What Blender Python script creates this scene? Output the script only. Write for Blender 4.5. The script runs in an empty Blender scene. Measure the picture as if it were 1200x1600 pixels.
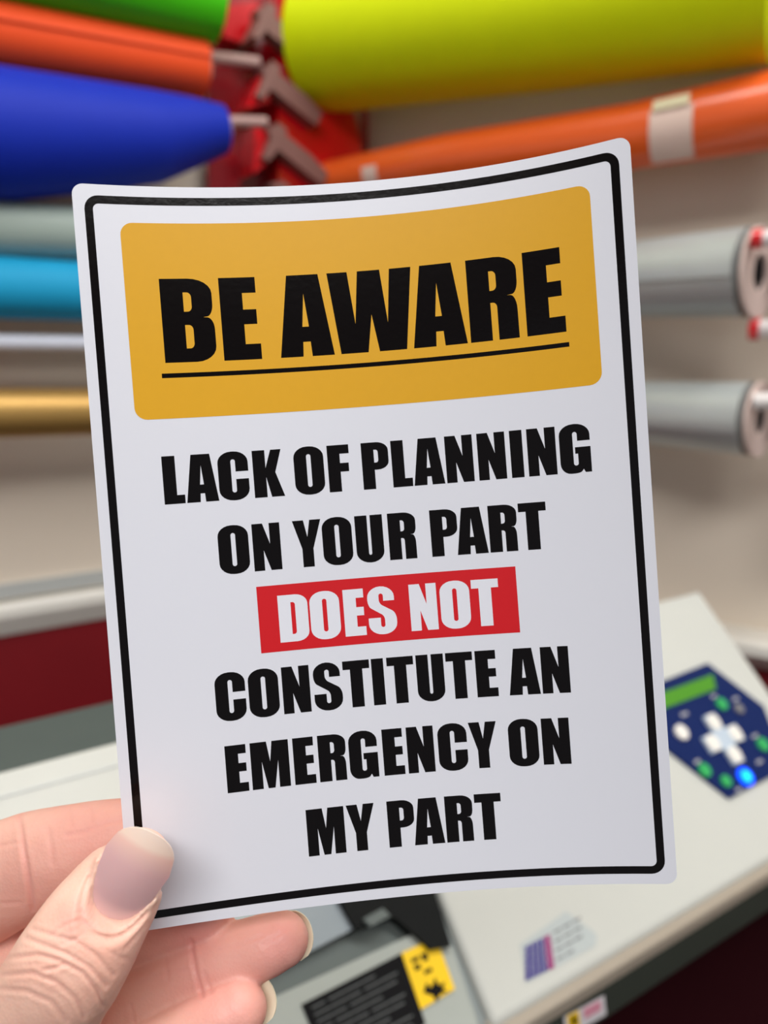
import bpy, bmesh, math, random
import numpy as np
from mathutils import Vector, Matrix, noise
from mathutils.geometry import delaunay_2d_cdt
from mathutils.bvhtree import BVHTree

random.seed(7)
SC = bpy.context.scene
COL = SC.collection

# ------------------------------------------------------------------ camera
F, CX, CY = 1200.0, 600.0, 800.0
PITCH = math.atan(240 / 1200)
CAM = Vector((0, 0, 1.40))
RX = Vector((1, 0, 0))
FW = Vector((0, math.cos(PITCH), -math.sin(PITCH)))
UP = Vector((0, math.sin(PITCH), math.cos(PITCH)))


def cw(x, y, z):
    """camera axes in metres (x right, y down, z ahead) to the room"""
    return CAM + RX * x - UP * y + FW * z


def at(px, py, d):
    return cw((px - CX) / F * d, (py - CY) / F * d, d)


def ray(px, py):
    return (RX * (px - CX) - UP * (py - CY) + FW * F).normalized()


def hit(px, py, p0, n):
    r = ray(px, py)
    return CAM + r * ((p0 - CAM).dot(n) / r.dot(n))


cam = bpy.data.cameras.new('camera')
cam_o = bpy.data.objects.new('camera', cam)
COL.objects.link(cam_o)
cam_o.matrix_world = Matrix.Translation(CAM) @ Matrix((RX, UP, -FW)).transposed().to_4x4()
cam.sensor_fit = 'VERTICAL'
cam.sensor_height = 36
cam.lens = 27
cam.clip_start = 0.01
cam.dof.use_dof = True
cam.dof.focus_distance = 0.147
cam.dof.aperture_fstop = 11.5
SC.camera = cam_o


# ------------------------------------------------------------------ materials
def lin(c):
    c = c / 255
    return c / 12.92 if c <= 0.04045 else ((c + 0.055) / 1.055) ** 2.4


def rgb(r, g, b):
    return (lin(r), lin(g), lin(b), 1)


def mat(name, col, rough=0.5, metal=0.0, coat=0.0, var=0.04, vscale=40, bump=0.0, bscale=400, spec=0.5,
        emit=None, estr=0, sss=0.0, coat_rough=0.05, alpha=1.0):
    m = bpy.data.materials.new(name)
    m.use_nodes = True
    nt = m.node_tree
    b = nt.nodes['Principled BSDF']
    b.inputs['Roughness'].default_value = rough
    b.inputs['Metallic'].default_value = metal
    b.inputs['Coat Weight'].default_value = coat
    b.inputs['Coat Roughness'].default_value = coat_rough
    b.inputs['Specular IOR Level'].default_value = spec
    tc = nt.nodes.new('ShaderNodeTexCoord')
    nz = nt.nodes.new('ShaderNodeTexNoise')
    nz.inputs['Scale'].default_value = vscale
    nz.inputs['Detail'].default_value = 4
    nt.links.new(tc.outputs['Object'], nz.inputs['Vector'])
    mix = nt.nodes.new('ShaderNodeMix')
    mix.data_type = 'RGBA'
    mix.inputs[6].default_value = tuple(c * (1 - var) for c in col[:3]) + (1,)
    mix.inputs[7].default_value = tuple(min(1, c * (1 + var)) for c in col[:3]) + (1,)
    nt.links.new(nz.outputs['Fac'], mix.inputs[0])
    nt.links.new(mix.outputs[2], b.inputs['Base Color'])
    if bump:
        n2 = nt.nodes.new('ShaderNodeTexNoise')
        n2.inputs['Scale'].default_value = bscale
        n2.inputs['Detail'].default_value = 5
        nt.links.new(tc.outputs['Object'], n2.inputs['Vector'])
        bp = nt.nodes.new('ShaderNodeBump')
        bp.inputs['Strength'].default_value = bump
        bp.inputs['Distance'].default_value = 0.001
        nt.links.new(n2.outputs['Fac'], bp.inputs['Height'])
        nt.links.new(bp.outputs['Normal'], b.inputs['Normal'])
    if emit:
        b.inputs['Emission Color'].default_value = emit
        b.inputs['Emission Strength'].default_value = estr
    if sss:
        b.inputs['Subsurface Weight'].default_value = sss
        b.inputs['Subsurface Radius'].default_value = (1.0, 0.35, 0.2)
        b.inputs['Subsurface Scale'].default_value = 0.0025
    return m


M = {}
M['card'] = mat('sticker_white', rgb(222, 223, 232), 0.4, coat=0.3, var=0.006, bump=0.012, bscale=900)
M['ink'] = mat('ink_black', rgb(8, 4, 5), 0.16, coat=0.0, spec=.2, var=0.1, bump=0.03, bscale=900, coat_rough=0.08)
M['amber'] = mat('ink_amber', rgb(220, 162, 8), 0.45, coat=0.15, spec=.3, var=0.02, vscale=600, bump=0.012, bscale=900)
M['redink'] = mat('ink_red', rgb(206, 16, 28), 0.45, coat=0.15, spec=.3, var=0.02, vscale=600, bump=0.012, bscale=900)
M['whiteink'] = mat('ink_white', rgb(228, 229, 238), 0.35, coat=0.5, var=0.006)
M['wall'] = mat('wall_paint', rgb(232, 219, 202), 0.7, var=0.03, vscale=6, bump=0.1, bscale=120)
M['wallred'] = mat('maroon_wall_paint', rgb(122, 10, 22), 0.55, var=0.12, vscale=14, bump=0.1, bscale=120)
M['ledge'] = mat('ledge_paint', rgb(240, 238, 230), 0.4, var=0.02)
M['ledgegrey'] = mat('ledge_grey_paint', rgb(190, 194, 192), 0.5, var=0.02)
M['floor'] = mat('maroon_carpet', rgb(26, 3, 8), 0.95, spec=.1, var=0.3, vscale=60, bump=0.5, bscale=300)
M['ceil'] = mat('ceiling_paint', rgb(225, 222, 215), 0.8)
M['machine'] = mat('machine_white_plastic', rgb(198, 200, 194), 0.6, spec=.3, var=0.015, bump=0.05, bscale=1500)
M['mgrey'] = mat('machine_grey_plastic', rgb(80, 89, 86), 0.6, spec=.2, var=0.05)
M['mdark'] = mat('machine_dark_plastic', rgb(22, 24, 24), 0.7, spec=.15, var=0.1)
M['mmid'] = mat('machine_steel', rgb(150, 158, 158), 0.35, metal=0.3, var=0.05)
M['mrim'] = mat('machine_beige_rim', rgb(158, 148, 134), 0.5)
M['navy'] = mat('keypad_navy', rgb(18, 36, 88), 0.7, spec=.12)
M['lcd'] = mat('lcd_green', rgb(66, 138, 16), 0.35, emit=rgb(80, 200, 20), estr=0.03)
M['bgreen'] = mat('button_green', rgb(40, 170, 90), 0.4)
M['bgrey'] = mat('button_grey', rgb(120, 120, 125), 0.4)
M['bwhite'] = mat('button_white', rgb(235, 232, 225), 0.4)
M['bpale'] = mat('button_pale_blue', rgb(185, 200, 215), 0.4)
M['led'] = mat('lamp_blue', rgb(0, 50, 255), 0.4, emit=(0.0, 0.09, 1.0, 1), estr=1.6)
M['ledc'] = mat('lamp_cyan', rgb(0, 160, 255), 0.4, emit=(0.0, 0.42, 1.0, 1), estr=2.2)
M['black'] = mat('label_black', rgb(18, 18, 20), 0.7, spec=.12)
M['yellow_label'] = mat('label_yellow', rgb(250, 205, 10), 0.45)
M['lprint'] = mat('label_grey_print', rgb(170, 170, 175), 0.7, spec=.12)
M['white_label'] = mat('label_white', rgb(232, 228, 232), 0.45)
M['clear_label'] = mat('label_clear', rgb(182, 190, 190), 0.7, spec=.12)
M['purple'] = mat('logo_purple', rgb(52, 30, 128), 0.7, spec=.12)
M['magenta'] = mat('logo_magenta', rgb(150, 36, 110), 0.7, spec=.12)
M['pink_print'] = mat('label_pink_print', rgb(222, 150, 170), 0.7, spec=.12)
M['fineprint'] = mat('label_fine_print', rgb(92, 95, 95), 0.7, spec=.1)
M['shade_maroon'] = mat('painted_shade_maroon', rgb(40, 7, 13), 0.95, spec=.08, var=.1, vscale=30)  # near-black maroon that paints the shade under the plotter
M['lip'] = mat('machine_lip_plastic', rgb(60, 65, 58), 0.75, spec=.15, var=.06)
M['peg_dull'] = mat('peg_clear_plastic', rgb(186, 150, 146), 0.45)
M['bed_light'] = mat('bed_pale_grey', rgb(168, 174, 168), .6, spec=.2)
M['bed_mid'] = mat('bed_mid_grey', rgb(104, 112, 110), .6, spec=.2)
M['bed_plate'] = mat('bed_blue_grey', rgb(150, 160, 166), .5, spec=.3)
M['core'] = mat('cardboard_core', rgb(214, 192, 184), 0.8, var=0.06)
M['peg'] = mat('peg_white_plastic', rgb(228, 222, 220), 0.35, var=0.02)
M['redrack'] = mat('rack_red_gloss', rgb(214, 12, 26), 0.18, coat=0.6, var=0.06)
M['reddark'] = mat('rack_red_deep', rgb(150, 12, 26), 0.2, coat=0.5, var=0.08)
M['rackgrey'] = mat('rack_arm_edge', rgb(134, 92, 86), 0.45, var=0.06)
M['tape'] = mat('masking_tape', rgb(232, 204, 190), 0.6, var=0.05)
M['tapedark'] = mat('tape_fold', rgb(222, 212, 176), 0.6, var=0.05)
VIN = {
    'green': mat('vinyl_green', rgb(74, 212, 16), 0.6, spec=.25),
    'orange_red': mat('vinyl_orange_red', rgb(246, 84, 34), 0.6, spec=.25),
    'blue': mat('vinyl_blue', rgb(12, 44, 178), 0.6, spec=.25),
    'mint': mat('vinyl_mint_grey', rgb(168, 184, 176), 0.4),
    'cyan': mat('vinyl_cyan', rgb(26, 158, 206), 0.6, spec=.25),
    'white': mat('vinyl_white', rgb(214, 218, 232), 0.4),
    'gold': mat('vinyl_gold', rgb(184, 146, 82), 0.42, metal=0.6),
    'yellow': mat('vinyl_yellow', rgb(228, 244, 0), 0.6, spec=.25),
    'orange': mat('vinyl_orange', rgb(238, 98, 36), 0.3, coat=0.3),
    'silver': mat('vinyl_silver', rgb(196, 204, 204), 0.36, metal=0.4),
}


def skin_material():
    m = bpy.data.materials.new('skin')
    m.use_nodes = True
    nt = m.node_tree
    b = nt.nodes['Principled BSDF']
    b.inputs['Roughness'].default_value = 0.5
    b.inputs['Specular IOR Level'].default_value = 0.45
    b.inputs['Subsurface Weight'].default_value = 0.25
    b.inputs['Subsurface Radius'].default_value = (1.0, 0.35, 0.2)
    b.inputs['Subsurface Scale'].default_value = 0.002
    tc = nt.nodes.new('ShaderNodeTexCoord')
    n1 = nt.nodes.new('ShaderNodeTexNoise')
    n1.inputs['Scale'].default_value = 90
    n1.inputs['Detail'].default_value = 5
    nt.links.new(tc.outputs['Object'], n1.inputs['Vector'])
    cr = nt.nodes.new('ShaderNodeValToRGB')
    cr.color_ramp.elements[0].position = 0.35
    cr.color_ramp.elements[0].color = rgb(228, 176, 157)
    cr.color_ramp.elements[1].position = 0.65
    cr.color_ramp.elements[1].color = rgb(237, 193, 174)
    nt.links.new(n1.outputs['Fac'], cr.inputs['Fac'])
    at_ = nt.nodes.new('ShaderNodeAttribute')
    at_.attribute_name = 'flush'
    mx = nt.nodes.new('ShaderNodeMix')
    mx.data_type = 'RGBA'
    nt.links.new(at_.outputs['Fac'], mx.inputs[0])
    nt.links.new(cr.outputs['Color'], mx.inputs[6])
    mx.inputs[7].default_value = rgb(218, 146, 138)
    nt.links.new(mx.outputs[2], b.inputs['Base Color'])
    v = nt.nodes.new('ShaderNodeTexVoronoi')
    v.inputs['Scale'].default_value = 1500
    n3 = nt.nodes.new('ShaderNodeTexNoise')
    n3.inputs['Scale'].default_value = 500
    n3.inputs['Detail'].default_value = 6
    nt.links.new(tc.outputs['Object'], v.inputs['Vector'])
    nt.links.new(tc.outputs['Object'], n3.inputs['Vector'])
    ad = nt.nodes.new('ShaderNodeMath')
    ad.operation = 'ADD'
    nt.links.new(v.outputs['Distance'], ad.inputs[0])
    nt.links.new(n3.outputs['Fac'], ad.inputs[1])
    bp = nt.nodes.new('ShaderNodeBump')
    bp.inputs['Strength'].default_value = 0.13
    bp.inputs['Distance'].default_value = 0.0003
    nt.links.new(ad.outputs[0], bp.inputs['Height'])
    nt.links.new(bp.outputs['Normal'], b.inputs['Normal'])
    return m


def nail_material():
    m = bpy.data.materials.new('nail')
    m.use_nodes = True
    nt = m.node_tree
    b = nt.nodes['Principled BSDF']
    b.inputs['Roughness'].default_value = 0.3
    b.inputs['Coat Weight'].default_value = 0.25
    b.inputs['Coat Roughness'].default_value = 0.25
    b.inputs['Subsurface Weight'].default_value = 0.15
    b.inputs['Subsurface Scale'].default_value = 0.001
    a = nt.nodes.new('ShaderNodeAttribute')
    a.attribute_name = 'along'
    cr = nt.nodes.new('ShaderNodeValToRGB')
    e = cr.color_ramp.elements
    e[0].position = 0.0
    e[0].color = rgb(226, 190, 186)
    e[1].position = 1.0
    e[1].color = rgb(224, 204, 190)
    for p_, c_ in ((0.22, rgb(204, 164, 166)), (0.6, rgb(212, 168, 168)), (0.8, rgb(226, 184, 172)), (0.86, rgb(230, 204, 188))):
        k = e.new(p_)
        k.color = c_
    nt.links.new(a.outputs['Fac'], cr.inputs['Fac'])
    nt.links.new(cr.outputs['Color'], b.inputs['Base Color'])
    return m


M['skin'] = skin_material()
M['nail'] = nail_material()
M['nail_edge'] = mat('nail_tip', rgb(232, 222, 196), 0.35, var=0.03)


# ------------------------------------------------------------------ mesh helpers
def tag(o, label=None, cat=None, group=None, kind=None):
    if label: o['label'] = label
    if cat: o['category'] = cat
    if group: o['group'] = group
    if kind: o['kind'] = kind
    return o


def thing(name, loc, label, cat, group=None):
    o = bpy.data.objects.new(name, None)
    o.empty_display_size = 0.02
    o.location = loc
    COL.objects.link(o)
    return tag(o, label, cat, group)


def mk(name, verts, faces, m, parent=None, smooth=True, loc=None):
    """one mesh object; verts are given in room coordinates"""
    org = Vector(parent['_o']) if parent is not None and '_o' in parent else (parent.location.copy() if parent is not None else (loc or Vector((0, 0, 0))))
    me = bpy.data.meshes.new(name)
    me.from_pydata([tuple(Vector(v) - org) for v in verts], [], faces)
    me.validate()
    bm = bmesh.new()
    bm.from_mesh(me)
    bmesh.ops.recalc_face_normals(bm, faces=bm.faces)
    bm.to_mesh(me)
    bm.free()
    for p in me.polygons:
        p.use_smooth = smooth
    if smooth:
        try:
            me.set_sharp_from_angle(angle=math.radians(38))
        except Exception:
            pass
    me.materials.append(m)
    o = bpy.data.objects.new(name, me)
    COL.objects.link(o)
    if parent is not None:
        o.parent = parent
        if parent.type != 'EMPTY':        # sub-part: parent mesh shares the thing's origin
            pass
    else:
        o.location = org
    return o


def sub(name, verts, faces, m, root, part, smooth=True):
    """a sub-part: mesh under a part whose origin is the thing's origin"""
    o = mk(name, verts, faces, m, root, smooth)
    o.parent = part
    return o


def prism(pts_bottom, off):
    """extrude a closed loop of points by vector off"""
    n = len(pts_bottom)
    v = [Vector(p) for p in pts_bottom] + [Vector(p) + off for p in pts_bottom]
    f = [tuple(range(n))[::-1], tuple(range(n, 2 * n))]
    for i in range(n):
        j = (i + 1) % n
        f.append((i, j, n + j, n + i))
    return v, f


def merge(*parts):
    V, Fc = [], []
    for v, f in parts:
        o = len(V)
        V += list(v)
        Fc += [tuple(i + o for i in q) for q in f]
    return V, Fc


def tube(stations, inner=None, seg=48, spiral=0.0, seam=0.0, rings=1):
    """lofted roll along stations [(centre, radius)], hollow when inner radius is given"""
    V, Fc = [], []
    S = []
    for k in range(len(stations) - 1):
        (c0, r0), (c1, r1) = stations[k], stations[k + 1]
        for i in range(rings):
            t = i / rings
            S.append((c0.lerp(c1, t), r0 + (r1 - r0) * t))
    S.append(stations[-1])
    ax = (stations[-1][0] - stations[0][0]).normalized()
    u = ax.cross(Vector((0, 0, 1))).normalized()
    w = u.cross(ax).normalized()
    nf = NR if abs(ax.dot(C_DIR)) > .8 else NL
    rev = u.dot(nf) > 0
    sm = seam if rev else math.pi - seam
    ns = seg + 1 if spiral else seg

    def ring(c, r, sp):
        out = []
        for i in range(ns):
            a = sm + 2 * math.pi * i / seg
            rr = r * (1 + (sp * ((i / seg) if not rev else 1 - i / seg) if sp else 0))
            out.append(c + (u * math.cos(a) + w * math.sin(a)) * rr)
        return out
    for c, r in S:
        V += ring(c, r, spiral)
    n = len(S)
    for k in range(n - 1):
        for i in range(ns if not spiral else ns - 1):
            j = (i + 1) % ns
            Fc.append((k * ns + i, k * ns + j, (k + 1) * ns + j, (k + 1) * ns + i))
        if spiral:
            Fc.append((k * ns + ns - 1, k * ns, (k + 1) * ns, (k + 1) * ns + ns - 1))
    if inner is None:
        Fc.append(tuple(range(ns)))
        Fc.append(tuple(range((n - 1) * ns, n * ns)))
    else:
        b = len(V)
        V += ring(stations[0][0], inner, 0)
        V += ring(stations[-1][0], inner, 0)
        lst = ns - 1 if spiral else ns
        for i in range(lst):
            j = (i + 1) % ns
            Fc.append((i, j, b + j, b + i))
            Fc.append(((n - 1) * ns + i, (n - 1) * ns + j, b + ns + j, b + ns + i))
            Fc.append((b + i, b + j, b + ns + j, b + ns + i))
        if spiral:
            Fc.append((ns - 1, 0, b, b + ns - 1))
            Fc.append(((n - 1) * ns + ns - 1, (n - 1) * ns, b + ns, b + 2 * ns - 1))
    return V, Fc


A_DIR = Vector((math.sin(math.radians(57.2)), math.cos(math.radians(57.2)), 0))      # left wall runs away to the right
C_DIR = Vector((math.sin(math.radians(58.5)), -math.cos(math.radians(58.5)), 0))     # right wall comes back towards us
NL = Vector((A_DIR.y, -A_DIR.x, 0))
NR = Vector((C_DIR.y, -C_DIR.x, 0))       # wall normals into the room
if NL.y > 0: NL = -NL
if NR.y > 0: NR = -NR

# ------------------------------------------------------------------ the held sticker
P = [0.0038970543994970436, -0.02308847027650326, -0.07790594288344689, -1.2684826383290704, 5.489156797698858, 151.13229591023781, 0.5314382063855733, -0.2767865617201724, 0.017665186907929606, 0.26030299823658, 140.50960670694735, 2.0287100744258306, -0.7265641953903546]


def card_cam(u, v):
    rx, ry, rz, tx, ty, tz, k0, k1, kv, a, H, b, c = P
    k = (k0 + k1 * v / 100) / 100
    x = u - k * k * u ** 3 / 6
    z = -k * u * u / 2 - kv / 100 * v * v / 2 + a * u * v / 1e3 + c * u ** 3 / 1e5
    y = v - (kv / 100) ** 2 * v ** 3 / 6
    p = Vector((x, y, z))
    p = Matrix.Rotation(rz, 3, 'Z') @ (Matrix.Rotation(ry, 3, 'Y') @ (Matrix.Rotation(rx, 3, 'X') @ p))
    return p + Vector((tx, ty, tz))


def card_pt(u, v, off=0.0):
    p = card_cam(u, v)
    if off:
        e = 0.5
        n = (card_cam(u + e, v) - p).cross(card_cam(u, v + e) - p).normalized()  # points away from the camera
        p = p - n * off
    return cw(p.x / 1000, p.y / 1000, p.z / 1000)


def rounded(pts, n=7):
    """closed polygon, each point (x, y[, r or (r_in, r_out)]): fillet the corner"""
    out = []
    N = len(pts)
    for i, p in enumerate(pts):
        if len(p) == 2:
            out.append((p[0], p[1]))
            continue
        a, b = pts[i - 1], pts[(i + 1) % N]
        r = p[2] if isinstance(p[2], tuple) else (p[2], p[2])
        P0 = Vector((p[0], p[1]))
        A = (Vector(a[:2]) - P0).normalized() * r[0] + P0
        B = (Vector(b[:2]) - P0).normalized() * r[1] + P0
        A2, B2 = A.lerp(P0, 0.5523), B.lerp(P0, 0.5523)
        for j in range(n + 1):
            t = j / n
            q = A * (1 - t) ** 3 + A2 * 3 * t * (1 - t) ** 2 + B2 * 3 * t * t * (1 - t) + B * t ** 3
            out.append((q.x, q.y))
    return out


h, g = (29, 23), (23, 29)      # outer corner fillets (first along incoming edge)
G = {
    'I': (26, [[(0, 0), (26, 0), (26, 100), (0, 100)]]),
    'L': (42.5, [[(0, 0), (42.5, 0), (42.5, 18), (26.5, 18), (26.5, 100), (0, 100)]]),
    'E': (45.5, [[(0, 0), (45.5, 0), (45.5, 19), (27.2, 19), (27.2, 43), (43, 43), (43, 61), (27.2, 61), (27.2, 81), (43.8, 81), (43.8, 100), (0, 100)]]),
    'F': (46.5, [[(0, 0), (26.5, 0), (26.5, 42.5), (44.8, 42.5), (44.8, 61), (26.5, 61), (26.5, 81), (46.5, 81), (46.5, 100), (0, 100)]]),
    'T': (57.5, [[(15.5, 0), (42, 0), (42, 81.5), (57.5, 81.5), (57.5, 100), (0, 100), (0, 81.5), (15.5, 81.5)]]),
    'P': (57.5, [[(0, 0), (26.5, 0), (26.5, 41), (57.5, 41, (24, 17)), (57.5, 100, (18, 26)), (0, 100)],
                 [(26.5, 56.5), (35.5, 56.5, (5, 6)), (35.5, 84, (6, 5)), (26.5, 84)]]),
    'R': (58.5, [[(0, 0), (26.5, 0), (26.5, 45.5), (34.3, 45.5, (5, 6)), (34.3, 0), (58.5, 0), (58.2, 51.5, (17, 7)), (47, 52.5), (59.5, 53.5, (7, 15)), (59.5, 100, (18, 26)), (0, 100)],
                 [(26.5, 60), (34.8, 60, (5, 6)), (34.8, 83.5, (6, 5)), (26.5, 83.5)]]),
    'B': (61.5, [[(0, 0), (61.5, 0, (24, 18)), (61.5, 52.5, (14, 8)), (48.7, 53.5), (60.5, 55, (7, 14)), (60.5, 100, (18, 28)), (0, 100)],
                 [(26.5, 60.5), (36, 60.5, (5, 6)), (36, 83.5, (6, 5)), (26.5, 83.5)],
                 [(26.5, 16.5), (36, 16.5, (5, 6)), (36, 44.5, (6, 5)), (26.5, 44.5)]]),
    'D': (62.5, [[(0, 0), (62.5, 0, (26, 20)), (62.5, 100, (20, 26)), (0, 100)],
                 [(26.8, 16), (36, 16, (5, 6)), (36, 84, (6, 5)), (26.8, 84)]]),
    'O': (63.5, [[(0, -1.5, g), (63.5, -1.5, h), (63.5, 101.5, g), (0, 101.5, h)],
                 [(27, 15, 4.7), (36.5, 15, 4.7), (36.5, 85, 4.7), (27, 85, 4.7)]]),
    'C': (63, [[(63, 59), (63, 101.5, g), (0, 101.5, h), (0, -1.5, g), (63, -1.5, h), (63, 43), (36.5, 43), (36.5, 15, 4.7), (27, 15, 4.7), (27, 85, 4.7), (36.5, 85, 4.7), (36.5, 59)]]),
    'G': (62, [[(62, 0), (62, 53), (31, 53), (31, 39.5), (36.5, 39.5), (36.5, 15, 4.7), (27, 15, 4.7), (27, 85, 4.7), (36.3, 85, 4.7), (36.3, 66), (61.5, 66), (61.5, 101.5, g), (0, 101.5, h), (0, -1.5, (22, 20)), (40, -1.5, (12, 5)), (46, 7), (49.5, 0)]]),
    'S': (60.5, [[(57.5, 70), (57.5, 101.5, g), (0, 101.5, h), (0, 60, (14, 8)), (35, 37.5, (7, 8)), (35, 14, 4.5), (26, 14, 4.5), (26, 34.5), (0, 34.5), (0, -1.5, g), (60.5, -1.5, h), (60.5, 43, (14, 10)), (24.5, 64.5, (8, 8)), (24.5, 86, 4.7), (34, 86, 4.7), (34, 70)]]),
    'U': (59.3, [[(0, 100), (0, -1.5, g), (59.3, -1.5, h), (59.3, 100), (33, 100), (33, 15, (4, 3.2)), (26.3, 15, (3.2, 4)), (26.3, 100)]]),
    'N': (58.5, [[(0, 0), (22, 0), (22, 43), (35.5, 0), (58.5, 0), (58.5, 100), (36.3, 100), (36.3, 56), (22.5, 100), (0, 100)]]),
    'M': (81, [[(0, 0), (23, 0), (23, 58), (33.5, 0), (48, 0), (57.7, 58), (57.7, 0), (81, 0), (81, 100), (46.5, 100), (40.8, 57), (34.7, 100), (0, 100)]]),
    'W': (103.5, [[(0, 100), (24.8, 100), (31, 36), (37.5, 100), (65, 100), (71, 35), (77, 100), (103.5, 100), (92, 0), (58.5, 0), (51.5, 46), (44.5, 0), (11, 0)]]),
    'A': (66, [[(0, 0), (27.6, 0), (28.6, 18), (37.6, 18), (38.8, 0), (66, 0), (52.2, 100), (13.7, 100)],
               [(28.9, 36.5), (36.9, 36.5), (32.9, 77)]]),
    'K': (63.5, [[(0, 0), (26.5, 0), (26.5, 43), (36, 0), (63.5, 0), (46.5, 52), (61, 100), (39, 100), (26.5, 62), (26.5, 100), (0, 100)]]),
    'Y': (60.5, [[(17.8, 0), (41.5, 0), (41.5, 39), (60.5, 100), (36.8, 100), (30.3, 64), (23.5, 100), (0, 100), (17.8, 39)]]),
}
LINES = [   # part name, ink, cap height, baseline v, glyphs with left edge u
    ('heading_lettering', 'ink', 15.95, -36.9, 'B-38.06 E-26.95 A-16.04 W-5.96 A10.07 R21.22 E32.0'),
    ('message_lettering', 'ink', 9.17, -10.03, 'L-40.23 A-36.04 C-29.83 K-23.15 O-15.2 F-8.6 P-1.89 L3.96 A8.11 N14.55 N20.84 I27.14 N30.41 G36.45'),
    ('message_lettering', 'ink', 9.17, 4.18, 'O-30.9 N-24.31 Y-16.45 O-10.77 U-4.26 R2.2 P10.52 A15.52 R21.92 T27.76'),
    ('band_lettering', 'whiteink', 9.17, 18.46, 'D-20.42 O-14.3 E-7.7 S-2.95 N5.32 O11.34 T17.57'),
    ('message_lettering', 'ink', 9.13, 32.4, 'C-33.64 O-27.3 N-20.78 S-14.69 T-8.84 I-3.18 T-0.16 U5.61 T11.47 E17.25 A23.53 N29.94'),
    ('message_lettering', 'ink', 9.08, 46.35, 'E-32.7 M-27.9 E-19.69 R-14.85 G-8.86 E-2.2 N2.6 C8.74 Y14.88 O22.6 N29.09'),
    ('message_lettering', 'ink', 9.08, 60.5, 'M-18.15 Y-10.31 P-2.31 A2.7 R9.08 T14.94'),
]
HC = P[10] / 2
WC = 52.5


def rrect(u0, v0, u1, v1, r, n=7):
    return rounded([(u0, v0, r), (u1, v0, r), (u1, v1, r), (u0, v1, r)], n)


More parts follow.
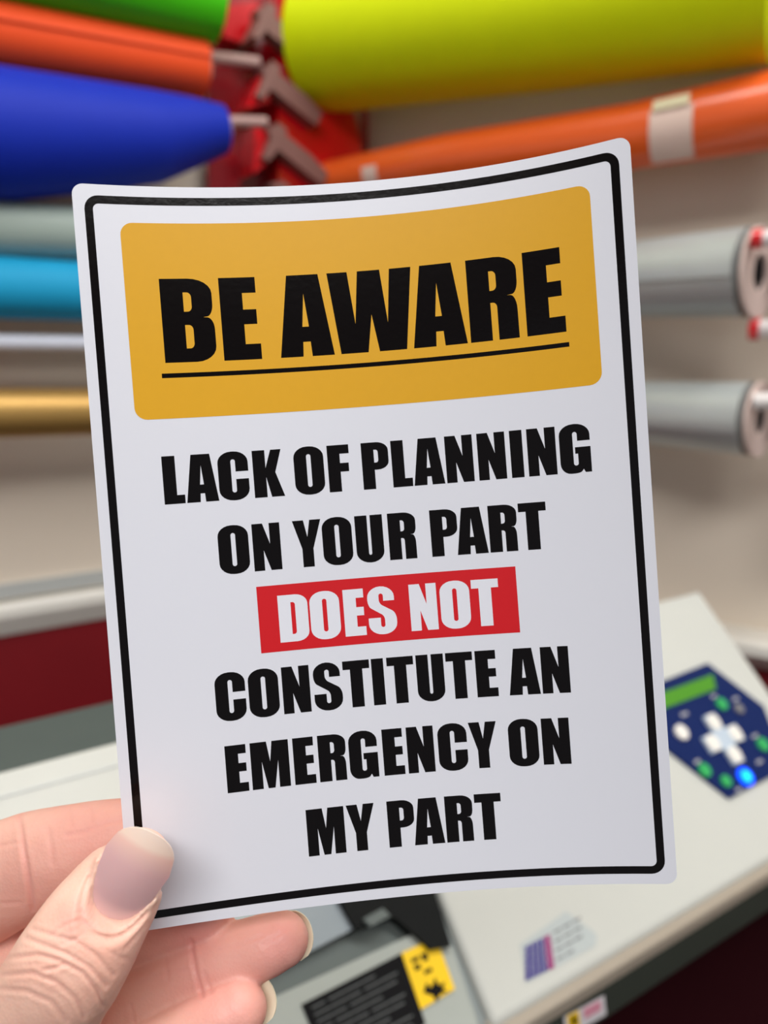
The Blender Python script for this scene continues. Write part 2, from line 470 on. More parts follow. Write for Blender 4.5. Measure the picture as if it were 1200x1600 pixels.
def build_sticker():
    regions = []   # (name index, material, list of loops)
    outline = rrect(-WC, -HC, WC, HC, 2.1)
    b0, bt = P[11], 1.5
    regions.append(('border_line', 'ink', [rrect(-WC + b0, -HC + b0, WC - b0, HC - b0, 2.6), rrect(-WC + b0 + bt, -HC + b0 + bt, WC - b0 - bt, HC - b0 - bt, 1.1)]))
    regions.append(('header_panel', 'amber', [rrect(-44.4, -63.35, 45.1, -26.3, 2.3)]))
    regions.append(('underline', 'ink', [[(-38.9, -34.9), (39.6, -34.9), (39.6, -34.02), (-38.9, -34.02)]]))
    regions.append(('red_band', 'redink', [[(-24.3, 7.19), (26.45, 7.19), (26.45, 20.15), (-24.3, 20.15)]]))
    for nm, ink, cap, base, gl in LINES:
        loops = []
        for tok in gl.split():
            ch, u0 = tok[0], float(tok[1:])
            for lp in G[ch][1]:
                loops.append([(u0 + x * cap / 100, base - y * cap / 100) for x, y in rounded(lp, 6)])
        regions.append((nm, ink, loops))
    pts, edges = [], []

    def add_loop(lp):
        s = len(pts)
        n = len(lp)
        k = 0
        for i in range(n):                      # cut long edges so that the sheet can bend
            a, b = Vector(lp[i]), Vector(lp[(i + 1) % n])
            if (b - a).length < 1e-5:
                continue
            m = max(1, int(math.ceil((b - a).length / 3.0)))
            for j in range(m):
                q = a.lerp(b, j / m)
                pts.append(Vector((q.x, q.y)))
                k += 1
        for i in range(k):
            edges.append((s + i, s + (i + 1) % k))
    add_loop(outline)
    for _, _, lps in regions:
        for lp in lps:
            add_loop(lp)
    nx, ny = 36, 48
    for i in range(1, nx):
        for j in range(1, ny):
            pts.append(Vector((-WC + 2 * WC * i / nx + random.uniform(-.2, .2), -HC + 2 * HC * j / ny + random.uniform(-.2, .2))))
    vo, _, fo, _, _, _ = delaunay_2d_cdt(pts, edges, [], 0, 1e-4)
    vo = np.array([(v.x, v.y) for v in vo])
    fo = [f for f in fo if len(f) == 3]
    cen = np.array([vo[list(f)].mean(0) for f in fo])

    def inside(loops):
        r = np.zeros(len(cen), bool)
        for lp in loops:
            A = np.array(lp)
            B = np.roll(A, -1, 0)
            for (x0, y0), (x1, y1) in zip(A, B):
                if y0 == y1:
                    continue
                c = (cen[:, 1] > min(y0, y1)) & (cen[:, 1] <= max(y0, y1))
                xi = x0 + (cen[:, 1] - y0) * (x1 - x0) / (y1 - y0)
                r ^= c & (cen[:, 0] < xi)
        return r
    keep = inside([outline])
    root = thing('sticker', card_pt(0, HC), 'large white rectangular warning sticker reading BE AWARE, held up between thumb and fingers', 'sticker')

    def layer(name, sel, off, m, parent=None, thick=None):
        idx = {}
        V, Fc = [], []
        for k in np.nonzero(sel)[0]:
            q = []
            for i in fo[k]:
                if i not in idx:
                    idx[i] = len(V)
                    V.append(card_pt(vo[i][0], vo[i][1], off))
                q.append(idx[i])
            Fc.append(tuple(q))
        if thick:
            n = len(V)
            inv = {b: a for a, b in idx.items()}
            V += [card_pt(vo[inv[i]][0], vo[inv[i]][1], off - thick) for i in range(n)]
            cnt = {}
            for f in Fc:
                for a, b in ((f[0], f[1]), (f[1], f[2]), (f[2], f[0])):
                    cnt[(min(a, b), max(a, b))] = cnt.get((min(a, b), max(a, b)), 0) + 1
            Fc += [tuple(i + n for i in f[::-1]) for f in list(Fc)]
            for (a, b), c in cnt.items():
                if c == 1:
                    Fc.append((a, b, b + n, a + n))
        org = root.location
        me = bpy.data.meshes.new(name)
        me.from_pydata([tuple(v - org) for v in V], [], Fc)
        bm = bmesh.new()
        bm.from_mesh(me)
        if thick:
            bmesh.ops.recalc_face_normals(bm, faces=bm.faces)
        else:
            for f_ in bm.faces:
                c_ = f_.calc_center_median() + org
                f_.normal_update()
                if f_.normal.dot(CAM - c_) < 0:
                    f_.normal_flip()
        bm.to_mesh(me)
        bm.free()
        for p_ in me.polygons:
            p_.use_smooth = True
        if not thick:
            ns_ = [None] * len(V)
            for i, k_ in idx.items():
                a_, b_ = vo[i]
                ns_[k_] = (card_pt(a_ + .5, b_) - card_pt(a_ - .5, b_)).cross(card_pt(a_, b_ + .5) - card_pt(a_, b_ - .5)).normalized()
                if ns_[k_].dot(CAM - V[k_]) < 0: ns_[k_] = -ns_[k_]
            me.normals_split_custom_set_from_vertices(ns_)
        else:
            nn_ = [None] * len(V)
            for i, k_ in idx.items():
                a_, b_ = vo[i]
                q_ = (card_pt(a_ + .5, b_) - card_pt(a_ - .5, b_)).cross(card_pt(a_, b_ + .5) - card_pt(a_, b_ - .5)).normalized()
                if q_.dot(CAM - V[k_]) < 0: q_ = -q_
                nn_[k_] = q_
            half = len(V) // 2
            ln = []
            for p_ in me.polygons:
                big = len(p_.vertices) == 3
                for vi in p_.vertices:
                    if not big: ln.append(tuple(p_.normal))
                    elif p_.vertices[0] < half: ln.append(tuple(nn_[vi]))
                    else: ln.append(tuple(-nn_[vi - half]))
            me.normals_split_custom_set(ln)
        me.materials.append(M[m])
        o = bpy.data.objects.new(name, me)
        COL.objects.link(o)
        o.parent = parent or root
        return o
    masks = [(nm, m, keep & inside(lp)) for nm, m, lp in regions]
    layer('backing', keep, 0, 'card', thick=0.3)
    bl = layer('border_line', masks[0][2], 0.02, 'ink')
    hl = masks[4][2] | masks[2][2]
    hp = layer('header_panel', masks[1][2] & ~hl, 0.02, 'amber')
    layer('heading_lettering', masks[4][2], 0.02, 'ink', hp)
    layer('underline', masks[2][2], 0.02, 'ink', hp)
    rb = layer('red_band', masks[3][2] & ~masks[7][2], 0.02, 'redink')
    layer('band_lettering', masks[7][2], 0.02, 'whiteink', rb)
    for k in (5, 6, 8, 9, 10):
        layer('message_lettering', masks[k][2], 0.02, 'ink')
    return root


build_sticker()


# ------------------------------------------------------------------ the hand
def build_hand():
    # stations: px, py, depth mm, half width px, half thickness mm
    def loft(st, capa=1.0, capb=1.0, seg=40, tw=0.0, sub_=6, sq=2.0):
        A = []
        for px, py, d, hw, ht in st:
            A.append(((px - CX) / F * d, (py - CY) / F * d, d, hw * d / F, ht))
        A = np.array(A)
        # Catmull-Rom
        E = np.vstack([2 * A[0] - A[1], A, 2 * A[-1] - A[-2]])
        Q = []
        for i in range(1, len(E) - 2):
            for j in range(sub_):
                t = j / sub_
                Q.append(0.5 * ((2 * E[i]) + (-E[i - 1] + E[i + 1]) * t + (2 * E[i - 1] - 5 * E[i] + 4 * E[i + 1] - E[i + 2]) * t * t + (-E[i - 1] + 3 * E[i] - 3 * E[i + 1] + E[i + 2]) * t ** 3))
        Q.append(A[-1])
        Q = np.array(Q)
        tan = np.gradient(Q[:, :3], axis=0)
        tan /= np.linalg.norm(tan, axis=1)[:, None]

        def cap(q, t, sgn, k):
            out = []
            for a in np.linspace(0, math.pi / 2, 8)[1:]:
                r = math.cos(a)
                L = math.sin(a) * min(q[3], q[4] * 1.15) * k
                out.append(np.r_[q[:3] + t * sgn * L, max(q[3] * r, .05), max(q[4] * r, .05)])
            return out
        ca = cap(Q[0], tan[0], -1, capa)[::-1]
        cb = cap(Q[-1], tan[-1], 1, capb)
        T = np.vstack([[tan[0]] * len(ca), tan, [tan[-1]] * len(cb)])
        Q = np.vstack([ca, Q, cb])
        V, Fc = [], []
        for q, t in zip(Q, T):
            w = np.cross(t, [0, 0, 1.0])
            w /= np.linalg.norm(w)
            d = np.cross(w, t)
            ct, s_ = math.cos(tw), math.sin(tw)
            w, d = w * ct + d * s_, d * ct - w * s_
            for i in range(seg):
                a = 2 * math.pi * i / seg
                c, s = math.cos(a), math.sin(a)
                e = 2 / sq
                x = abs(c) ** e * (1 if c > 0 else -1)
                y = abs(s) ** e * (1 if s > 0 else -1)
                V.append(q[:3] + w * x * q[3] + d * y * q[4])
        n = len(Q)
        for k in range(n - 1):
            for i in range(seg):
                j = (i + 1) % seg
                Fc.append((k * seg + i, k * seg + j, (k + 1) * seg + j, (k + 1) * seg + i))
        Fc.append(tuple(range(seg)))
        Fc.append(tuple(range((n - 1) * seg, n * seg)))
        return [Vector(v) for v in V], Fc
    thumb = [(-330, 2120, 166, 190, 17), (-190, 1960, 158, 165, 16), (-60, 1785, 147, 124, 12.5), (30, 1640, 138, 96, 10), (76, 1560, 134, 90, 9.2), (110, 1505, 132.5, 89, 8.8), (142, 1452, 133.5, 84, 7.8), (174, 1404, 135.3, 75, 7.2), (200, 1366, 136.8, 64, 6.5), (213, 1348, 137.6, 50, 5.8)]
    index = [(-560, 1760, 172, 110, 13), (-300, 1590, 176, 92, 12), (-120, 1450, 172, 82, 10.5), (-20, 1385, 165, 84, 10.2), (40, 1355, 160, 82, 9.6), (105, 1335, 156.5, 75, 8.5), (180, 1318, 155, 68, 7.5), (240, 1304, 154.5, 58, 6.6)]
    middle = [(-580, 1880, 176, 110, 13), (-320, 1700, 182, 92, 12), (-120, 1570, 178, 82, 10.5), (0, 1518, 172, 78, 10), (110, 1490, 169, 68, 8.6), (220, 1458, 164, 58, 7.2), (318, 1424, 160, 48, 6.2)]
    ring = [(-560, 2000, 176, 105, 13), (-300, 1830, 180, 88, 11.5), (-80, 1700, 176, 78, 10), (60, 1640, 170, 68, 8.8), (150, 1597, 165, 61, 8), (235, 1550, 160.5, 56, 7.6), (330, 1508, 157.5, 51, 6.8), (410, 1480, 156, 47, 6.0), (440, 1468, 156, 42, 5.4)]
    pinky = [(-500, 2110, 172, 95, 12), (-260, 1950, 172, 80, 10.5), (-30, 1810, 166, 70, 9), (90, 1735, 160, 62, 8), (200, 1672, 154, 57, 7.4), (290, 1622, 150.5, 52, 6.8), (350, 1590, 149.5, 48, 6.2), (374, 1576, 149.5, 44, 5.6)]
    palm = [(-860, 2500, 160, 225, 19), (-720, 2330, 166, 240, 17), (-640, 2160, 172, 300, 15), (-560, 2010, 176, 340, 14), (-480, 1880, 178, 300, 12)]
    parts = [loft(thumb, 0.6, 1.05, sq=2.15), loft(index), loft(middle), loft(ring), loft(pinky, capb=.95), loft(palm, 0.2, 0.5, seg=64)]
    V, Fc = merge(*parts)
    V = [cw(v.x / 1000, v.y / 1000, v.z / 1000) for v in V]
    me = bpy.data.meshes.new('tmp')
    me.from_pydata([tuple(v) for v in V], [], Fc)
    bm = bmesh.new()
    bm.from_mesh(me)
    bmesh.ops.recalc_face_normals(bm, faces=bm.faces)
    bm.to_mesh(me)
    bm.free()
    tmp = bpy.data.objects.new('tmp', me)
    COL.objects.link(tmp)
    md = tmp.modifiers.new('r', 'REMESH')
    md.mode = 'VOXEL'
    md.voxel_size = 0.00042
    ms = tmp.modifiers.new('s', 'SMOOTH')
    ms.factor = 0.5
    ms.iterations = 9
    dg = bpy.context.evaluated_depsgraph_get()
    ev = tmp.evaluated_get(dg)
    me2 = bpy.data.meshes.new_from_object(ev)
    bpy.data.objects.remove(tmp)
    n = len(me2.vertices)
    co = np.empty(n * 3)
    me2.vertices.foreach_get('co', co)
    co = co.reshape(-1, 3)
    no = np.empty(n * 3)
    me2.vertices.foreach_get('normal', no)
    no = no.reshape(-1, 3)
    d = co - np.array(CAM)
    xc, yc, zc = d @ np.array(RX), -d @ np.array(UP), d @ np.array(FW)
    px, py = CX + F * xc / zc, CY + F * yc / zc
    fac = np.clip(-(no * d).sum(1) / np.linalg.norm(d, axis=1) * 1.6, 0, 1)

    def segdist(pl):
        best = np.full(n, 1e9)
        for (x0, y0), (x1, y1) in zip(pl[:-1], pl[1:]):
            vx, vy = x1 - x0, y1 - y0
            t = np.clip(((px - x0) * vx + (py - y0) * vy) / (vx * vx + vy * vy), 0, 1)
            best = np.minimum(best, np.hypot(px - x0 - t * vx, py - y0 - t * vy))
        return best
    disp = np.zeros(n)
    isth = (zc < 0.1445) & (px < 272)        # the thumb stands in front
    # thumb knuckle wrinkles, cuticle folds; finger joint creases (polyline, width px, depth mm, on the thumb?)
    cre = [
        ([(12, 1497), (60, 1492), (92, 1500), (130, 1520), (152, 1548), (162, 1572)], 4.5, .30, 1),
        ([(40, 1466), (72, 1478), (104, 1490), (140, 1512), (166, 1540)], 4.5, .28, 1),
        ([(52, 1452), (84, 1462), (118, 1470), (150, 1492), (178, 1524)], 4, .22, 1),
        ([(68, 1516), (88, 1512), (102, 1506)], 4, .22, 1),
        ([(2, 1524), (50, 1520), (88, 1534), (118, 1560), (132, 1590)], 4.5, .25, 1),
        ([(0, 1546), (40, 1548), (80, 1566), (104, 1596)], 4.5, .22, 1),
        ([(78, 1462), (100, 1446), (116, 1440)], 3.5, .14, 1),
        ([(96, 1476), (128, 1462)], 3.5, .14, 1),
        ([(120, 1440), (140, 1452), (160, 1458), (178, 1462)], 4, .20, 1),
        ([(122, 1428), (136, 1442), (156, 1450)], 3.5, .16, 1),
        ([(86, 1500), (80, 1520), (76, 1536)], 3.5, .15, 1),
        ([(160, 1480), (186, 1496), (204, 1500)], 4, .12, 1),
        ([(196, 1482), (214, 1462), (232, 1440)], 4, .14, 1),
        ([(30, 1276), (36, 1320), (44, 1370), (52, 1420)], 5, .42, 0),
        ([(74, 1296), (80, 1322), (82, 1350)], 5, .15, 0),
        ([(190, 1280), (160, 1288), (132, 1300), (104, 1305)], 4.5, .20, 0),
        ([(140, 1262), (144, 1284)], 4, .14, 0), ([(108, 1266), (112, 1290)], 4, .12, 0),
        ([(0, 1322), (30, 1316)], 4, .15, 0), ([(0, 1412), (30, 1410)], 4, .15, 0), ([(6, 1440), (10, 1462)], 4, .15, 0),
        ([(298, 1470), (304, 1510), (316, 1556)], 4.5, .36, 0),
        ([(318, 1520), (330, 1550)], 4, .18, 0),
        ([(258, 1500), (262, 1530)], 4, .14, 0),
        ([(460, 1440), (440, 1458), (412, 1476)], 5, .12, 0),
        ([(210, 1540), (260, 1520), (300, 1514)], 4, .10, 0),
        ([(340, 1486), (380, 1474), (410, 1462)], 4, .08, 0),
        ([(204, 1570), (210, 1600)], 4, .16, 0),
    ]
    for pl, w, dp, th in cre:
        w, dp = w * .75, dp * (.9 if th else .75)
        e = segdist(pl)
        sel = isth if th else ~isth
        disp -= np.where(sel, dp * np.exp(-(e / w) ** 2) - dp * .35 * np.exp(-((e - 2.1 * w) / (1.1 * w)) ** 2), 0)
    disp *= fac
    # small irregularity of living skin
    for i in range(n):
        if px[i] > -60 and px[i] < 560 and py[i] < 1680:
            q = Vector(co[i])
            disp[i] += .08 * noise.noise(q * 260) + .02 * noise.noise(q * 900)
    co = co + no * (disp / 1000)[:, None]

    # thumb nail: a curved plate with its own frame
    def nail_frame(cx_, cy_, dep, axis, nrm):
        c = Vector(((cx_ - CX) / F * dep, (cy_ - CY) / F * dep, dep))
        nn = Vector(nrm).normalized()
        a = Vector(axis)
        a = (a - nn * a.dot(nn)).normalized()
        return c, a, a.cross(nn).normalized(), nn

    def nail_patch(fr, L, Wd, R, Ry, th=.35, ni=26, nj=18, cut=1.0, rootk=0.32, tipk=0.3):
        c, a, w, nn = fr
        V, al = [], []
        for s in (0, 1):
            for i in range(ni + 1):
                t = i / ni
                for j in range(nj + 1):
                    x = (j / nj * 2 - 1)
                    # rounded root and free edge
                    lo = -L / 2 + rootk * Wd * (1 - math.sqrt(max(0, 1 - (abs(x) ** 2.2))))
                    hi = L / 2 - tipk * Wd * (1 - math.sqrt(max(0, 1 - (abs(x) ** 2.4))))
                    y = lo + (hi - lo) * t
                    X = x * Wd / 2 * (1 - .13 * (1 - t))
                    z = -X * X / (2 * R) - y * y / (2 * Ry) - s * th
                    p = c + a * y + w * X + nn * z
                    V.append(cw(p.x / 1000, p.y / 1000, p.z / 1000))
                    al.append(min(1, max(0, (y + L / 2) / L)))
        m_ = (ni + 1) * (nj + 1)
        Fc = []
        for i in range(ni):
            for j in range(nj):
                q = (i * (nj + 1) + j, i * (nj + 1) + j + 1, (i + 1) * (nj + 1) + j + 1, (i + 1) * (nj + 1) + j)
                Fc.append(q)
                Fc.append(tuple(k + m_ for k in q[::-1]))
        rim = [i * (nj + 1) for i in range(ni + 1)] + [ni * (nj + 1) + j for j in range(1, nj + 1)] + [i * (nj + 1) + nj for i in range(ni - 1, -1, -1)] + [j for j in range(nj - 1, 0, -1)]
        for k in range(len(rim)):
            a_, b_ = rim[k], rim[(k + 1) % len(rim)]
            Fc.append((a_, b_, b_ + m_, a_ + m_))
        return V, Fc, al
    fr = nail_frame(200, 1374, 130.3, (.47, -.88, .18), (.08, .02, -1))
    TL, TW, TR, TRY = 16.6, 12.2, 8.6, 34.0
    # seat the nail: skin under the plate is pressed below it, the fold around it stands a little proud
    c, a, w, nn = fr
    cm = np.stack([xc, yc, zc], 1) * 1000 + 0
    d2 = co - np.array(CAM)
    cm = np.stack([d2 @ np.array(RX), -d2 @ np.array(UP), d2 @ np.array(FW)], 1) * 1000
    rel = cm - np.array(c)
    ly, lx, lz = rel @ np.array(a), rel @ np.array(w), rel @ np.array(nn)
    surf_ = -lx ** 2 / (2 * TR) - ly ** 2 / (2 * TRY)
    ex = np.abs(lx) / (TW / 2 * (1 - .13 * np.clip((TL / 2 - ly) / TL, 0, 1)))
    ey = np.where(ly < 0, -ly / (TL / 2), ly / (TL / 2) * .55)
    rr = (np.clip(ex, 0, 3) ** 2.6 + np.clip(ey, 0, 3) ** 2.6) ** (1 / 2.6)
    near = (lz > surf_ - 6) & (rr < 1.6) & isth & (ly > -14)
    tgt = surf_ - .45
    wgt = 1 / (1 + np.exp((rr - .97) / .02))
    newz = np.where(near, lz * (1 - wgt) + np.minimum(tgt, tgt) * wgt, lz)
    fold = np.where(near & (ly < TL * .30), np.exp(-((rr - 1.09) / .085) ** 2), 0)
    want = surf_ + .38
    newz = newz + fold * np.clip(want - newz, -1.2, 1.6)
    cm2 = cm + (newz - lz)[:, None] * np.array(nn)
    co = np.array(CAM) + (cm2[:, 0:1] * np.array(RX) - cm2[:, 1:2] * np.array(UP) + cm2[:, 2:3] * np.array(FW)) / 1000
    root = thing('hand', Vector(at(-560, 2010, .176)), 'light-skinned left hand pinching the lower left corner of the sticker with thumb in front', 'hand')
    org = np.array(root.location)
    # flush: fingertips and palmar creases run redder
    fl = np.zeros(n)
    for (x, y, r, k, th) in [(440, 1470, 70, .6, 0), (360, 1580, 70, .5, 0), (150, 1300, 90, .35, 0), (40, 1400, 70, .25, 0), (300, 1450, 60, .6, 0), (235, 1500, 46, .35, 1), (120, 1440, 34, .3, 1), (280, 1540, 60, .2, 0)]:
        e = np.hypot(px - x, py - y)
        fl += np.where(isth if th else ~isth, k * np.exp(-(e / r) ** 2), 0)
    fl += np.where(~isth, .22, 0)
    for pl, wd, dp, th in cre:
        fl += np.where(isth if th else ~isth, dp * .45 * np.exp(-(segdist(pl) / (wd * 1.2)) ** 2), 0)
    me2.vertices.foreach_set('co', (co - org).ravel())
    at_ = me2.attributes.new('flush', 'FLOAT', 'POINT')
    at_.data.foreach_set('value', np.clip(fl, 0, 1))
    for p_ in me2.polygons:
        p_.use_smooth = True
    me2.materials.clear()
    me2.materials.append(M['skin'])
    me2.name = 'skin'
    o = bpy.data.objects.new('skin', me2)
    COL.objects.link(o)
    o.parent = root

    def nail_obj(frame, label, m, *args, **kw):
        V, Fc, al = nail_patch(frame, *args, **kw)
        o = mk('fingernail', V, Fc, m, root)
        A_ = o.data.attributes.new('along', 'FLOAT', 'POINT')
        A_.data.foreach_set('value', al)
        if label:
            o['label'] = label
        return o
    nail_obj(fr, 'pinkish thumbnail with pale free edge', M['nail'], TL, TW, TR, TRY, rootk=.42, tipk=.5)
    nail_obj(nail_frame(446, 1460, 160.8, (.93, -.30, .08), (.20, .12, 1)), 'pale tip of ring fingernail', M['nail_edge'], 12.5, 10.0, 6.5, 30, tipk=.35)
    nail_obj(nail_frame(392, 1560, 154.6, (.88, -.42, .05), (.30, .12, 1)), 'pale tip of little fingernail', M['nail_edge'], 12.0, 9.5, 6.5, 30, tipk=.35)
    return root


build_hand()

# ------------------------------------------------------------------ room
A_DIR = Vector((math.sin(math.radians(57.2)), math.cos(math.radians(57.2)), 0))      # left wall runs away to the right
C_DIR = Vector((math.sin(math.radians(58.5)), -math.cos(math.radians(58.5)), 0))     # right wall comes back towards us
corner = at(560, 560, 0.98)
corner.z = 0
NL = Vector((A_DIR.y, -A_DIR.x, 0))       # left wall normal into the room
if NL.dot(CAM - corner) < 0: NL = -NL
NR = Vector((C_DIR.y, -C_DIR.x, 0))
if NR.dot(CAM - corner) < 0: NR = -NR
CEIL = 2.5


def wall_pt(side, px, py, off=0.0):
    n = NL if side == 'L' else NR
    return hit(px, py, corner + n * off, n)


def struct(name, v, f, m, smooth=False):
    o = mk(name, v, f, m, None, smooth)
    o['kind'] = 'structure'
    return o


def wallbox(p0, p1, z0, z1, n, t0, t1):
    """box along a wall from p0 to p1, standing off the wall face from t0 to t1"""
    q = [p0 + n * t0, p1 + n * t0, p1 + n * t1, p0 + n * t1]
    return prism([Vector((a.x, a.y, z0)) for a in q], Vector((0, 0, z1 - z0)))


lz_top = wall_pt('L', 80, 901).z
lz_bot = wall_pt('L', 80, 979).z
Lend = corner - A_DIR * 2.6
Rend = corner + C_DIR * 2.6
struct('wall_left', *wallbox(Lend, corner, lz_bot, CEIL, NL, -0.1, 0), M['wall'])
struct('wall_left_lower', *wallbox(Lend, corner, 0, lz_bot, NL, -0.1, 0), M['wallred'])
rz_top = wall_pt('R', 1190, 975).z
rz_bot = wall_pt('R', 1190, 1030).z
struct('wall_right', *wallbox(corner, Rend, rz_bot, CEIL, NR, -0.1, 0), M['wall'])
struct('wall_right_lower', *wallbox(corner, Rend, 0, rz_bot, NR, -0.1, 0), M['wallred'])
hgt = lz_top - lz_bot
def molding(p0, p1, z0, z1, n, t_bot, t_top):
    q = [(0, z0), (t_bot, z0), (t_top, z0 + (z1 - z0) * .62), (t_top, z0 + (z1 - z0) * .9), (t_top * .8, z1), (0, z1)]
    return prism([Vector((p0.x, p0.y, z)) + n * t for t, z in q], p1 - p0)


struct('trim_1', *molding(Lend, corner, lz_bot, lz_bot + hgt * .64, NL, .003, .014), M['ledge'])
struct('trim_2', *wallbox(Lend, corner, lz_bot + hgt * .72, lz_top, NL, 0, .006), M['ledgegrey'])
struct('trim_3', *molding(corner, Rend, rz_bot - .004, rz_top - .006, NR, .016, .045), M['ledge'])
fl_ = [Vector((-4, -3.0, 0)), Vector((4, -3.0, 0)), Vector((4, 3, 0)), Vector((-4, 3, 0))]
struct('floor', *prism(fl_, Vector((0, 0, -0.05))), M['floor'])
struct('ceiling', *prism([p + Vector((0, 0, CEIL)) for p in fl_], Vector((0, 0, 0.05))), M['ceil'])


# ------------------------------------------------------------------ vinyl rolls
def roll(name, side, st, vm, label, group, off=0.07, spiral=0.0, seam=0.0, core=0.0, corelen=0.006, rings=4, corecol='core', core_end=None):
    """st: list of (px, py, radius px) along the roll's axis, standing off the wall"""
    S = []
    for px, py, r, *oo in st:
        p = wall_pt(side, px, py, oo[0] if oo else off)
        S.append((p, r / F * (p - CAM).dot(FW)))
    mid = S[0][0].lerp(S[-1][0], .5)
    root = thing(name, mid - Vector((0, 0, max(s[1] for s in S))), label, 'vinyl roll', group)
    ax = (S[-1][0] - S[0][0]).normalized()
    rmin = min(s[1] for s in S)
    ci = core or rmin * .5
    mk('vinyl_sheet', *tube(S, inner=ci, spiral=spiral, seam=seam, rings=rings, seg=64), VIN[vm], root)
    a, b = S[0][0] - ax * (.034 if side == 'L' else corelen), S[-1][0] + ax * corelen
    mk('cardboard_core', *tube([(a, ci * .995), (b, ci * .995)], inner=ci * .74), M[corecol], root)
    return root, S, ax


GL, GR = 'vinyl rolls on the left wall rack', 'vinyl rolls on the right wall rack'
ROLLS = {}
ROLLS['green'] = roll('vinyl_roll', 'L', [(-130, -120, 84), (0, -80, 74), (335, 4, 58)], 'green', 'bright green vinyl roll at the top left, topmost on the left rack', GL, spiral=.03, seam=-.9)
ROLLS['orange_red'] = roll('vinyl_roll', 'L', [(-130, 30, 52), (0, 56, 48), (316, 108, 40)], 'orange_red', 'red-orange vinyl roll with a loose edge, between green and blue rolls', GL, spiral=.10, seam=.12, off=.055)
ROLLS['blue'] = roll('vinyl_roll', 'L', [(-130, 204, 104), (0, 211, 96), (120, 214, 82), (240, 215, 66), (300, 208, 50), (348, 203, 35)], 'blue', 'royal blue vinyl roll, loosely wound and wide at its left end', GL, spiral=.03, seam=-1.0, rings=5, off=.082)
ROLLS['mint'] = roll('vinyl_roll', 'L', [(-130, 348, 48), (0, 357, 42), (330, 375, 36)], 'mint', 'pale grey-green vinyl roll directly under the blue roll', GL)
ROLLS['cyan'] = roll('vinyl_roll', 'L', [(-130, 444, 51), (0, 450, 47), (330, 465, 39)], 'cyan', 'turquoise vinyl roll left of the sticker', GL, spiral=.05, seam=-.7)
ROLLS['white'] = roll('vinyl_roll', 'L', [(-130, 533, 13), (0, 535, 12.5), (330, 539, 11)], 'white', 'very thin white vinyl roll between the turquoise and gold rolls', GL)
ROLLS['gold'] = roll('vinyl_roll', 'L', [(-130, 648, 42), (0, 646, 38), (330, 641, 32)], 'gold', 'metallic gold vinyl roll, lowest on the left rack', GL, spiral=.04, seam=-1.2)

ROLLS['yellow'] = roll('vinyl_roll', 'R', [(500, 72, 94), (850, 22, 108), (1222, -44, 127)], 'yellow', 'large bright yellow vinyl roll across the top right', GR, off=.078)
ROLLS['orange'] = roll('vinyl_roll', 'R', [(495, 288, 28), (700, 252, 38), (990, 214, 47), (1200, 174, 56), (1232, 168, 57)], 'orange', 'slim orange vinyl roll with a piece of tape on it, under the yellow roll', GR, spiral=.03, seam=1.2, off=.075)
ROLLS['silver'] = roll('vinyl_roll', 'R', [(720, 462, 46, .03), (1000, 438, 56, .075), (1170, 427, 66, .108)], 'silver', 'upper of the two silver vinyl rolls, right of the sticker', GR, spiral=.08, seam=-.12, core=.014)
ROLLS['silver2'] = roll('vinyl_roll', 'R', [(720, 636, 40, .03), (1000, 645, 47, .075), (1172, 655, 56, .108)], 'silver', 'lower of the two silver vinyl rolls, right of the sticker', GR, spiral=.06, seam=-.35, core=.014)

for key in ('silver', 'silver2'):      # pale plugs in the ends of the silver rolls
    root, S, ax = ROLLS[key]
    e, r = S[-1]
    mk('end_plug', *tube([(e + ax * .0065, r * 1.05), (e + ax * .0095, r * 1.05)], inner=r * .42, seg=48), M['core'], root)
    mk('hole_shade', *tube([(e + ax * .0040, r * .5), (e + ax * .0064, r * .5)], seg=32), M['black'], root)  # black disc paints the shade inside the open core

# tape on the orange roll
root, S, ax = ROLLS['orange']


def band(stations, pxa, pxb, a0, a1, side, lift, th=.0006):
    """a strip wrapped on a roll between two picture columns and two angles"""
    pos = []
    cs = [s[0] for s in stations]
    axd = (cs[-1] - cs[0]).normalized()
    u = axd.cross(Vector((0, 0, 1))).normalized()
    w = u.cross(axd).normalized()

    def cr(px):
        t = None
        for k in range(len(cs) - 1):
            q0 = (cs[k] - CAM); q1 = (cs[k + 1] - CAM)
            x0 = CX + F * q0.dot(RX) / q0.dot(FW); x1 = CX + F * q1.dot(RX) / q1.dot(FW)
            if x0 <= px <= x1:
                t = (px - x0) / (x1 - x0)
                t = t * q0.dot(FW) / (t * q0.dot(FW) + (1 - t) * q1.dot(FW))
                return cs[k].lerp(cs[k + 1], t), stations[k][1] * (1 - t) + stations[k + 1][1] * t
    V, Fc = [], []
    N = 14
    for s in (0, 1):
        for px in (pxa, pxb):
            c, r = cr(px)
            for i in range(N + 1):
                a = a0 + (a1 - a0) * i / N
                V.append(c + (u * math.cos(a) + w * math.sin(a)) * (r * 1.035 + lift + s * th))
    m = N + 1
    for i in range(N):
        Fc.append((i, i + 1, m + i + 1, m + i))
        Fc.append((2 * m + i, 2 * m + i + 1, 3 * m + i + 1, 3 * m + i))
        Fc.append((i, i + 1, 2 * m + i + 1, 2 * m + i))
        Fc.append((m + i, m + i + 1, 3 * m + i + 1, 3 * m + i))
    for k in (0, N):
        Fc.append((k, m + k, 3 * m + k, 2 * m + k))
    return V, Fc


